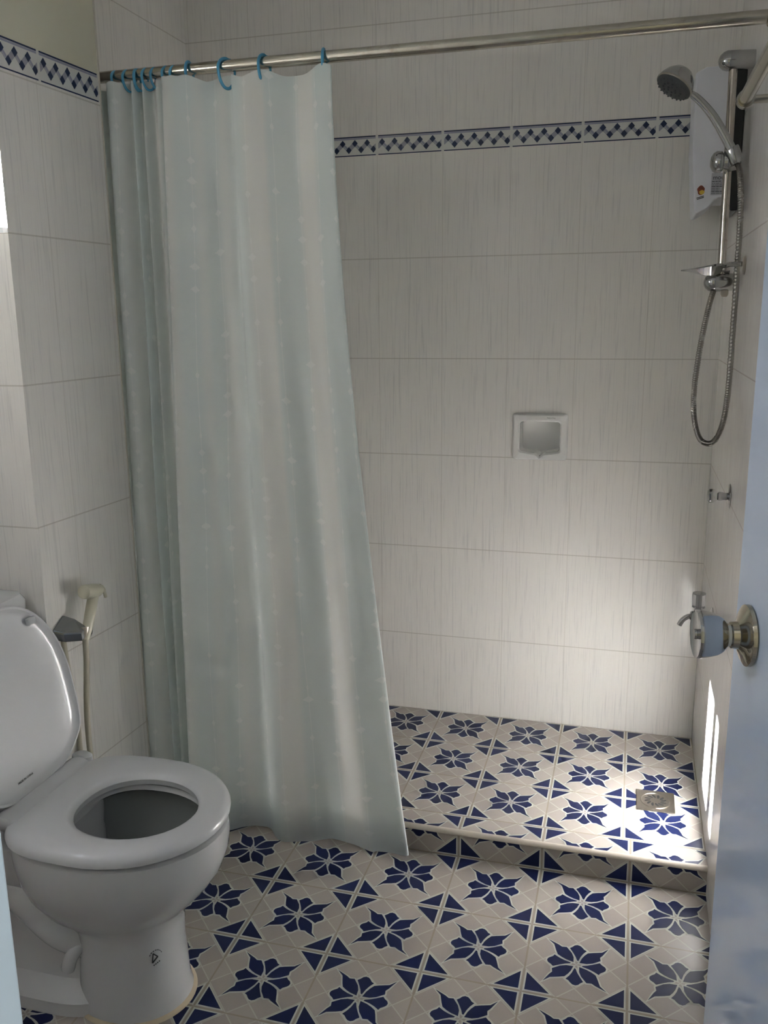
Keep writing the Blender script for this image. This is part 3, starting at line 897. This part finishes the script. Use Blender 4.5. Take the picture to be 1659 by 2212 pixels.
# slider: round knob plus clamp
bm = bmesh.new(); lathe(bm, (-.020, YB - .012, 1.638), (-1, -.12, 0), [(0, .0180), (.016, .0215), (.030, .0222), (.034, .0200), (.0365, .0200), (.039, .0240), (.050, .0245), (.057, .0200), (.062, .011), (.0635, 0)], 30)
sl = obj('slider_clamp', bm, M_CHROME, sr, smooth=True)
bm = bmesh.new(); lathe(bm, (-.025, YB - .030, 1.632), (-.42, -.05, .9), [(0, .014), (.008, .0160), (.034, .0170), (.037, .0155)], 24)
obj('handset_cradle', bm, M_CHROME, sl, smooth=True)
# soap tray: thin tapered dish clamped at the foot of the rail
bm = bmesh.new(); rg = []
for t, hw, zt, zb in ((0, .003, .0015, -.0015), (.12, .014, .002, -.002), (.35, .030, .004, -.006), (.6, .040, .008, -.013), (.85, .038, .012, -.014), (1, .022, .014, -.008)):
    x = -.132 + t * .09; z = 1.398
    rg.append([(x, YB - hw, z + zt * .6), (x, YB - hw * .6, z + zb), (x, YB + hw * .6, z + zb), (x, YB + hw, z + zt * .6), (x, YB + hw * .9, z + zt), (x, YB, z + zt * .8), (x, YB - hw * .9, z + zt)])
obj('soap_tray', loft(bm, rg), M_CHROME, sr, smooth=True)
bm = lathe(bmesh.new(), (-.052, YB, 1.4005), (1, 0, 0), [(0, .0125), (.006, .0125), (.0065, .0110), (.008, .0110), (.0085, .0125), (.030, .0125), (.031, .009)], 10)
obj('tray_clamp', bm, M_CHROME, sr)
fix(sr)
# stub and rosette on the wall behind the hose
ws = thing('wall_stub', 'chrome stub with round dark rosette on right wall beside the soap tray', 'pipe fitting', (0, -.50, 1.403))
obj('rosette', lathe(bmesh.new(), (0, -.50, 1.403), (-1, 0, 0), [(0, .0215), (.002, .0215), (.005, .016), (.006, .008)], 28), M_STEEL, ws, smooth=True)
obj('stub', tube(bmesh.new(), [(-.005, -.50, 1.405), (-.030, -.47, 1.406), (-.036, -.415, 1.405)], .0055, 14), M_CHROME, ws, smooth=True)
fix(ws)

# hand shower
hs = thing('hand_shower', 'chrome hand shower head held up in the rail cradle', 'shower head', (-.030, YB - .032, 1.645))
hb = Vector((-.031, YB - .034, 1.640)); ht = Vector((-.150, YB - .055, 1.7905))
hp = catmull([hb, hb + Vector((-.018, -.002, .038)), (-.085, YB - .045, 1.733), (-.120, YB - .052, 1.770), ht], 8)
nh = len(hp)
bm = bmesh.new(); tube(bm, hp, lambda i: .0118 - .0040 * (i / (nh - 1)) - (.0008 if i > nh * .8 else 0), 18)
obj('handle', bm, M_CHROME, hs, smooth=True)
hc = Vector((-.169, YB - .056, 1.806)); fa = Vector((-.50, -.25, -.83)).normalized()
bm = lathe(bmesh.new(), hc, fa, [(-.036, 0), (-.0345, .012), (-.029, .023), (-.017, .0345), (-.003, .0415), (.005, .0435), (.008, .0425)], 40)
hd_ = obj('head_shell', bm, M_CHROME, hs, smooth=True)
bm = lathe(bmesh.new(), hc, fa, [(.0075, .0425), (.012, .0415), (.0145, .038), (.017, .034), (.0175, 0)], 40)
ref = Vector((0, 0, 1)); n1 = (ref - fa * ref.dot(fa)).normalized(); n2 = fa.cross(n1)
for r_, cnt in ((.010, 6), (.022, 12), (.0355, 20)):
    for k in range(cnt):
        a = 2 * math.pi * k / cnt; p = hc + fa * (.0150 if r_ > .03 else .0170) + (n1 * math.cos(a) + n2 * math.sin(a)) * r_
        lathe(bm, p, fa, [(0, .0026), (.003, .0018), (.0032, 0)], 8)
obj('spray_face', bm, M_NOZ, hs, smooth=True)
bm = lathe(bmesh.new(), hc, fa, [(.0055, .0436), (.0085, .0444), (.0100, .0436)], 40)
obj('trim_ring', bm, M_STEEL, hs, smooth=True)
fix(hs)
# hose
hpts = catmull([(-.024, YB - .036, 1.628), (-.018, -.435, 1.600), (-.013, -.447, 1.52), (-.012, -.455, 1.40), (-.012, -.462, 1.25), (-.013, -.468, 1.12), (-.019, -.468, 1.045), (-.034, -.462, 1.000), (-.052, -.452, .990),
                (-.070, -.440, 1.005), (-.0830, -.425, 1.055), (-.0850, -.412, 1.13), (-.0760, -.402, 1.23), (-.0640, -.395, 1.31), (-.0545, -.388, 1.352), (-.052, -.386, 1.362)], 26)
bm = bmesh.new()
fine = []
for i in range(len(hpts) - 1):
    fine.append(hpts[i]); fine.append((hpts[i] + hpts[i + 1]) / 2)
fine.append(hpts[-1])
tube(bm, fine, lambda i: .0070 if i % 3 else .0058, 12)
tag(obj('shower_hose', bm, chrome_material('ribbed_metal_hose', (0.40, 0.38, 0.35), 0.25), smooth=True), 'ribbed metal shower hose looping down from the hand shower', 'hose')

# ------------------------------------------------------------ stop valve and tap
sv = thing('stop_valve', 'small chrome shower stop valve knob on round wall plate, above the tap', 'valve', (0, -.553, .881))
vb = Vector((0, -.553, .8815))
obj('wall_plate', lathe(bmesh.new(), vb, (-1, 0, 0), [(0, .029), (.0015, .0295), (.004, .026), (.006, .014), (.007, .010)], 32), M_CHROME, sv, smooth=True)
obj('stem', lathe(bmesh.new(), vb, (-1, 0, 0), [(.005, .0085), (.012, .0085), (.020, .0105), (.026, .0105), (.028, .0125)], 24), M_CHROME, sv, smooth=True)
bm = bmesh.new(); seg = 40
lathe(bm, vb, (-1, 0, 0), [(.027, .0125), (.030, .0155), (.040, .0168), (.046, .0165), (.0495, .012), (.051, 0)], seg)
for v in bm.verts:
    d = v.co - vb; rr_ = math.hypot(d.y, d.z)
    if rr_ > .012:
        a = math.atan2(d.z, d.y); k = 1 - .07 * (0.5 + 0.5 * math.cos(a * 6)); v.co.y = vb.y + d.y * k; v.co.z = vb.z + d.z * k
obj('handle', bm, M_CHROME, sv, smooth=True)
fix(sv)

tp = thing('water_tap', 'chrome wall tap with short curved spout, half hidden by the door knob', 'tap', (0, -.36, .50))
tb = Vector((0, -.36, .520))
obj('wall_plate', lathe(bmesh.new(), tb, (-1, 0, 0), [(0, .026), (.002, .026), (.005, .020), (.006, .011)], 28), M_CHROME, tp, smooth=True)
obj('body', lathe(bmesh.new(), tb, (-1, 0, 0), [(.004, .0105), (.022, .0105), (.024, .0135), (.052, .0135), (.056, .010), (.057, 0)], 24), M_CHROME, tp, smooth=True)
obj('spout', tube(bmesh.new(), catmull([(-.050, -.36, .520), (-.062, -.362, .5175), (-.074, -.364, .508), (-.0815, -.365, .494)], 6), .0068, 16), M_CHROME, tp, smooth=True)
hd2 = obj('handle', lathe(bmesh.new(), (-.036, -.36, .532), (0, 0, 1), [(0, .010), (.012, .010), (.014, .0165), (.048, .0175), (.052, .0165), (.053, 0)], 30), M_CLEAR, tp, smooth=True)
obj('handle_core', lathe(bmesh.new(), (-.036, -.36, .534), (0, 0, 1), [(0, .005), (.045, .005), (.046, .011), (.049, .011)], 16), M_CHROME, tp, smooth=True)
fix(tp)

# ------------------------------------------------------------ towel bar near the door
tw = thing('towel_bar', 'round metal towel bar on right wall, running out of frame top right', 'towel bar', (0, -1.0, 1.648))
obj('bar', tube(bmesh.new(), [(-.072, -1.015, 1.648), (-.070, -1.24, 1.648), (-.068, -1.46, 1.648)], .0110, 20), M_ROD, tw, smooth=True)
def post(y, xw):
    bm = lathe(bmesh.new(), (-.071, y - .014, 1.648), (0, 1, 0), [(0, .0145), (.018, .0150), (.024, .012), (.027, .006), (.028, 0)], 24)
    tube(bm, [(-.071, y, 1.648), (xw, y, 1.648)], .007, 12); lathe(bm, (xw, y, 1.648), (-1, 0, 0), [(0, .022), (.003, .022), (.006, .015)], 24)
    return bm
obj('post', post(-1.0, 0), M_ROD, tw, smooth=True); obj('post', post(-1.45, .06), M_ROD, tw, smooth=True)
fix(tw)

# ------------------------------------------------------------ toilet
YC = -1.310
def egg(cx, back, front, hw, z, n=48, pb=2.6, pf=2.0, tilt=0.0, yc=YC):
    out = []
    for k in range(n):
        a = 2 * math.pi * k / n; c, s = math.cos(a), math.sin(a)
        p = pf if c >= 0 else pb
        L = front if c >= 0 else back
        x = cx + L * (abs(c) ** (2 / p)) * (1 if c >= 0 else -1)
        y = yc + hw * (abs(s) ** (2 / p)) * (1 if s >= 0 else -1)
        out.append((x, y, z + tilt * (x - cx)))
    return out
to = thing('toilet', 'white close-coupled toilet with lid up, at the left wall', 'toilet', (-1.25, YC, F0))
# pedestal and bowl as one ceramic body
bm = bmesh.new()
outer = [egg(-1.168, .115, .118, .106, F0 + .001, pb=2.4), egg(-1.168, .110, .110, .102, F0 + .03), egg(-1.168, .100, .105, .098, .06), egg(-1.168, .105, .108, .098, .105),
         egg(-1.175, .125, .118, .108, .130), egg(-1.185, .15, .150, .130, .155), egg(-1.185, .175, .188, .153, .195), egg(-1.180, .190, .210, .170, .235), egg(-1.178, .196, .221, .180, .275), egg(-1.178, .198, .223, .183, .305),
         egg(-1.178, .196, .221, .181, .322), egg(-1.178, .188, .212, .173, .328),
         egg(-1.150, .122, .150, .122, .328), egg(-1.148, .118, .146, .118, .318)]
loft(bm, outer, True, False)
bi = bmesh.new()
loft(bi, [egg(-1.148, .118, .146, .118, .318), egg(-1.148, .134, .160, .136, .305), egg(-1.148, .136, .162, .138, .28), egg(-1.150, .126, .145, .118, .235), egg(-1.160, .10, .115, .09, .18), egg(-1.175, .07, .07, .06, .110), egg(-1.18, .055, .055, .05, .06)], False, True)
bmesh.ops.recalc_face_normals(bm, faces=bm.faces)
bowl = obj('bowl', bm, M_PORC, to, smooth=True)
bin_ = obj('bowl_interior', bi, porcelain('shaded_bowl_glaze', (0.22, 0.23, 0.225), 0.2), to, smooth=True); bin_['label'] = 'inside of the bowl, shade painted into its grey glaze'  # bowl's inner shade is put into this darker glaze colour
obj('water', lathe(bmesh.new(), (-1.172, YC, .140), (0, 0, 1), [(0, .070), (.002, .070), (.002, 0)], 32), M_WATER, to)
# base plinth and trapway behind the column
bm = bmesh.new()
loft(bm, [egg(-1.33, .30, .15, .112, F0 + .001, pb=6, pf=3), egg(-1.33, .30, .15, .112, F0 + .030, pb=6, pf=3), egg(-1.33, .295, .14, .102, F0 + .042, pb=6, pf=3), egg(-1.33, .27, .12, .075, F0 + .060, pb=4, pf=3), egg(-1.36, .22, .10, .055, .07, pb=4, pf=3), egg(-1.40, .20, .14, .060, .14, pb=4, pf=3), egg(-1.42, .20, .18, .10, .20, pb=4, pf=3), egg(-1.46, .20, .20, .15, .26, pb=5, pf=3), egg(-1.48, .21, .22, .165, .315, pb=6, pf=3), egg(-1.48, .20, .20, .155, .322, pb=6, pf=3)])
obj('base', bm, M_PORC, to, smooth=True)
bm = bmesh.new()
tp_ = catmull([(-1.235, YC - .050, .060), (-1.285, YC - .070, .095), (-1.34, YC - .078, .150), (-1.40, YC - .076, .185), (-1.46, YC - .066, .165), (-1.50, YC - .052, .09), (-1.51, YC - .045, .0)], 6)
tube(bm, tp_, lambda i: .030 + .008 * math.sin(i * .15), 16)
tube(bm, catmull([(-1.235, YC - .060, .085), (-1.252, YC - .094, .060), (-1.260, YC - .100, .028)], 5), [.010, .011, .012, .013, .014, .014, .014, .014, .014, .013, .008], 14)
obj('trapway', bm, M_PORC, to, smooth=True)
# sealant ring on the tiles
bm = bmesh.new()
def stretch(R, k, z): 
    cx = sum(p[0] for p in R) / len(R); cy = sum(p[1] for p in R) / len(R)
    return [(p[0] + (p[0] - cx) / math.hypot(p[0] - cx, p[1] - cy) * k, p[1] + (p[1] - cy) / math.hypot(p[0] - cx, p[1] - cy) * k, z) for p in R]
b0 = egg(-1.168, .115, .118, .106, F0 + .001, pb=2.4)
loft(bm, [stretch(b0, .006, F0 + .0008), stretch(b0, .004, F0 + .004), stretch(b0, -.002, F0 + .008)], False, False)
obj('sealant', bm, M_SEAL, to, smooth=True)
# seat
def seat_ring(s, z, inner=False):
    if inner: return egg(-1.140, .117 - s, .124 - s, .1115 - s, z, pb=2.2, pf=2.0)
    return egg(-1.165, .198 - s, .211 - s, .189 - s, z, pb=3.4, pf=2.05)
bm = bmesh.new()
loft(bm, [seat_ring(.006, .3345), seat_ring(.001, .338), seat_ring(0, .346), seat_ring(.004, .355), seat_ring(.014, .3605), seat_ring(.035, .362),
          seat_ring(-.014, .3605, True), seat_ring(-.005, .356, True), seat_ring(0, .348, True), seat_ring(-.002, .336, True), seat_ring(.006, .3345)], False, False)
bmesh.ops.remove_doubles(bm, verts=bm.verts, dist=1e-5)
bmesh.ops.recalc_face_normals(bm, faces=bm.faces)
seat = obj('seat', bm, M_SEAT, to, smooth=True)
bm = bmesh.new()
rg = []
for y_, k in ((YC - .128, .55), (YC - .124, .9), (YC - .10, 1.0), (YC + .10, 1.0), (YC + .124, .9), (YC + .128, .55)):
    rg.append([(-1.352 + .030 * k * math.cos(a), y_, .353 + .0165 * k * math.sin(a)) for a in [2 * math.pi * j / 20 for j in range(20)]])
loft(bm, rg); obj('hinge_bar', bm, M_SEAT, seat, smooth=True)
for s in (-1, 1):
    bm = bmesh.new(); yy = YC + s * .152
    loft(bm, [[(-1.365 + r * 1.25 * math.cos(2 * math.pi * j / 20), yy + r * .85 * math.sin(2 * math.pi * j / 20), z) for j in range(20)] for r, z in ((.019, .326), (.020, .345), (.019, .357), (.013, .362))])
    obj('hinge_cap', bm, M_SEAT, to, smooth=True)
# raised lid
LB = Vector((-1.366, YC, .362)); LT = Vector((-1.434, YC, .737))
lu = (LT - LB).normalized(); LL = (LT - LB).length; ln = Vector((lu.z, 0, -lu.x))   # ln faces +x
def lid_ring(s, h, n=56):
    out = []
    for k in range(n):
        a = 2 * math.pi * k / n; c, d = math.cos(a), math.sin(a)
        cu = LL * .44
        L = (LL * .56 if c >= 0 else LL * .44) - s
        p = 2.15 if c >= 0 else 3.6
        uu = cu + L * (abs(c) ** (2 / p)) * (1 if c >= 0 else -1)
        ww = (.179 - s) * (abs(d) ** (2 / p)) * (1 if d >= 0 else -1)
        if uu < .06: ww *= 0.80 + 0.20 * max(uu, 0) / .06
        out.append(LB + lu * uu + Vector((0, 1, 0)) * ww + ln * h)
    return out
bm = bmesh.new()
loft(bm, [lid_ring(.012, -.016), lid_ring(.004, -.014), lid_ring(0, -.009), lid_ring(0, .004), lid_ring(.002, .006), lid_ring(.006, .006), lid_ring(.010, .0), lid_ring(.020, -.004), lid_ring(.06, -.005)])
bmesh.ops.recalc_face_normals(bm, faces=bm.faces)
lid = obj('lid', bm, M_SEAT, to, smooth=True)
o_ = LB + lu * .052 + Vector((0, -.068, 0)) + ln * .0012
obj('moulded_mark', text_mesh('MADE IN CHINA', .0062, LB + lu * .030 + Vector((0, -.045, 0)) - ln * .0035, (0, 1, 0), lu), M_INK, lid)
bm = bmesh.new(); box(bm, (-.008, -.012, 0), (.008, .012, .009))
mt = Matrix.Identity(4)
pp = LB + lu * (LL - .055) + Vector((0, .10, 0)) - ln * .002
for i in range(3): mt[i][0], mt[i][1], mt[i][2], mt[i][3] = lu[i], (0, 1, 0)[i], ln[i], pp[i]
bm.transform(mt); obj('rubber_buffer', bm, M_SEAT, lid, bevel=.002)
# tank
TY0, TY1 = YC - .175, YC + .155
def trect(x0, x1, y0, y1, z, r=.03, n=6):
    out = []
    for cx, cy, a0 in ((x1 - r, y0 + r, -90), (x1 - r, y1 - r, 0), (x0 + r, y1 - r, 90), (x0 + r, y0 + r, 180)):
        for k in range(n + 1):
            a = math.radians(a0 + k * 90 / n); out.append((cx + r * math.cos(a), cy + r * math.sin(a), z))
    return out
bm = bmesh.new()
loft(bm, [trect(-1.70, -1.485, TY0 + .02, TY1 - .02, .323), trect(-1.715, -1.478, TY0 + .012, TY1 - .012, .36), trect(-1.72, -1.470, TY0 + .006, TY1 - .006, .50), trect(-1.725, -1.466, TY0 + .004, TY1 - .004, .692)])
obj('tank', bm, M_PORC, to, smooth=True)
bm = bmesh.new()
loft(bm, [trect(-1.727, -1.464, TY0 + .003, TY1 - .003, .693), trect(-1.732, -1.456, TY0, TY1, .697, .035), trect(-1.732, -1.456, TY0, TY1, .716, .035), trect(-1.725, -1.462, TY0 + .008, TY1 - .008, .730, .035), trect(-1.70, -1.49, TY0 + .04, TY1 - .04, .737, .035)])
obj('tank_lid', bm, M_PORC, to, smooth=True)
bm = lathe(bmesh.new(), (-1.466, TY1 - .028, .676), (1, 0, 0), [(0, .010), (.006, .010), (.008, .006), (.014, .006)], 16)
tube(bm, [(-1.455, TY1 - .028, .676), (-1.452, TY1 - .050, .674), (-1.452, TY1 - .080, .670)], [.005, .006, .007], 10)
obj('flush_lever', bm, M_CHROME, to, smooth=True)
# printed maker's mark on the column
def col_pt(a, z):
    # point on the pedestal column at bearing a (0 = +x), raised a hair
    c, s = math.cos(a), math.sin(a)
    return Vector((-1.168 + (.1085) * (abs(c) ** 1.0) * (1 if c >= 0 else -1), YC + .1005 * s, z))
bm = bmesh.new()
def stroke(a0, z0, a1, z1, w=.0016):
    p, q = col_pt(a0, z0), col_pt(a1, z1); d = (q - p).normalized()
    nrm = Vector((math.cos((a0 + a1) / 2), math.sin((a0 + a1) / 2), 0)); s = d.cross(nrm).normalized() * w / 2
    prism(bm, [p - s, q - s, q + s, p + s], nrm * .0012)
ca = math.radians(-38)
stroke(ca - .07, .058, ca - .045, .078, .002); stroke(ca - .045, .078, ca + .04, .068, .002); stroke(ca + .04, .068, ca - .07, .058, .0025)
for k in range(4): stroke(ca - .05 + k * .035, .051 + k * .0015, ca - .032 + k * .035, .0525 + k * .0015, .0018)
for k in range(7):
    a = k * .35 + .35; stroke(ca + .13 * math.cos(a), .068 + .016 * math.sin(a), ca + .13 * math.cos(a + .22), .068 + .016 * math.sin(a + .22), .0009)
obj('maker_mark', bm, M_INK, bowl)
fix(to)

# ------------------------------------------------------------ bidet sprayer on the left wall
def offw(y, d): return xl(y) + d
sh_ = thing('sprayer_holder', 'chrome wedge-shaped sprayer holder fixed to left wall above the seat', 'holder', (offw(-1.08, 0), -1.08, .600))
bm = bmesh.new()
yh = -1.098
hp_ = [(0, yh - .024, .628), (.004, yh - .004, .650), (.026, yh + .020, .640), (.036, yh + .032, .618)]
poly_top = [(.0006, yh - .028, .632), (.0006, yh + .012, .657), (.022, yh + .026, .645), (.044, yh + .036, .624), (.042, yh + .016, .617), (.020, yh - .014, .623)]
bm = bmesh.new(); prism(bm, [(xl(p[1]) + p[0], p[1] - .008, p[2]) for p in poly_top], (0, .002, -.022))
obj('bracket_body', bm, M_STEEL_D, sh_, bevel=.003)
bm = lathe(bmesh.new(), (xl(yh) + .036, yh + .026, .604), (0, .14, .99), [(0, .0125), (.020, .0135)], 22)
obj('socket', bm, M_STEEL, sh_, smooth=True)
fix(sh_)
bs = thing('bidet_sprayer', 'ivory plastic bidet sprayer with lever, clipped in its wall holder', 'bidet sprayer', (-1.39, -1.05, .60))
xa = xl(-1.05) + .038
hb0 = Vector((xa, -1.074, .594)); hb1 = Vector((xa + .004, -1.034, .688))
obj('handle', tube(bmesh.new(), [hb0, hb0.lerp(hb1, .25), hb0.lerp(hb1, .6), hb1], [.0095, .0115, .0125, .0125], 18), M_IVORY, bs, smooth=True)
hx = Vector((xa + .004, -1.030, .6960)); ha = Vector((.02, -.95, .22)).normalized()
obj('head', lathe(bmesh.new(), hx, ha, [(-.026, 0), (-.023, .010), (-.012, .0150), (.004, .0165), (.034, .0165), (.042, .0158), (.044, .013), (.0435, 0)], 26), M_IVORY, bs, smooth=True)
bm = bmesh.new(); tube(bm, catmull([hx + Vector((.002, .016, .006)), hx + Vector((.004, .028, -.004)), hx + Vector((.004, .036, -.026))], 5), [.006] * 4 + [.005] * 3 + [.004] * 4, 10)
obj('lever', bm, M_IVORY, bs, smooth=True)
bm = bmesh.new(); tube(bm, [hb0 + Vector((.004, .012, .002)), hb0 + Vector((.004, .020, .008)), hb0 + Vector((.004, .027, .026))], .0013, 6)
obj('clip_wire', bm, M_DARK, bs)
fix(bs)
bm = bmesh.new()
tube(bm, catmull([tuple(hb0), (xa, -1.076, .545), (xa - .010, -1.072, .47), (xa - .014, -1.074, .38), (xa - .014, -1.072, .28), (xa - .012, -1.068, .18), (xa - .018, -1.060, .08), (xa - .028, -1.03, .04)], 8), .0068, 14)
tube(bm, catmull([(xl(-1.06) + .0075, -1.110, .606), (xl(-1.06) + .009, -1.106, .545), (xl(-1.06) + .009, -1.092, .46), (xl(-1.06) + .009, -1.088, .36), (xl(-1.06) + .009, -1.09, .24), (xl(-1.06) + .009, -1.08, .12), (xa - .028, -1.03, .04)], 8), .0062, 14)
tag(obj('sprayer_hose', bm, M_HOSE_IV, smooth=True), 'ivory rubber hose hanging in a loop below the bidet sprayer', 'hose')
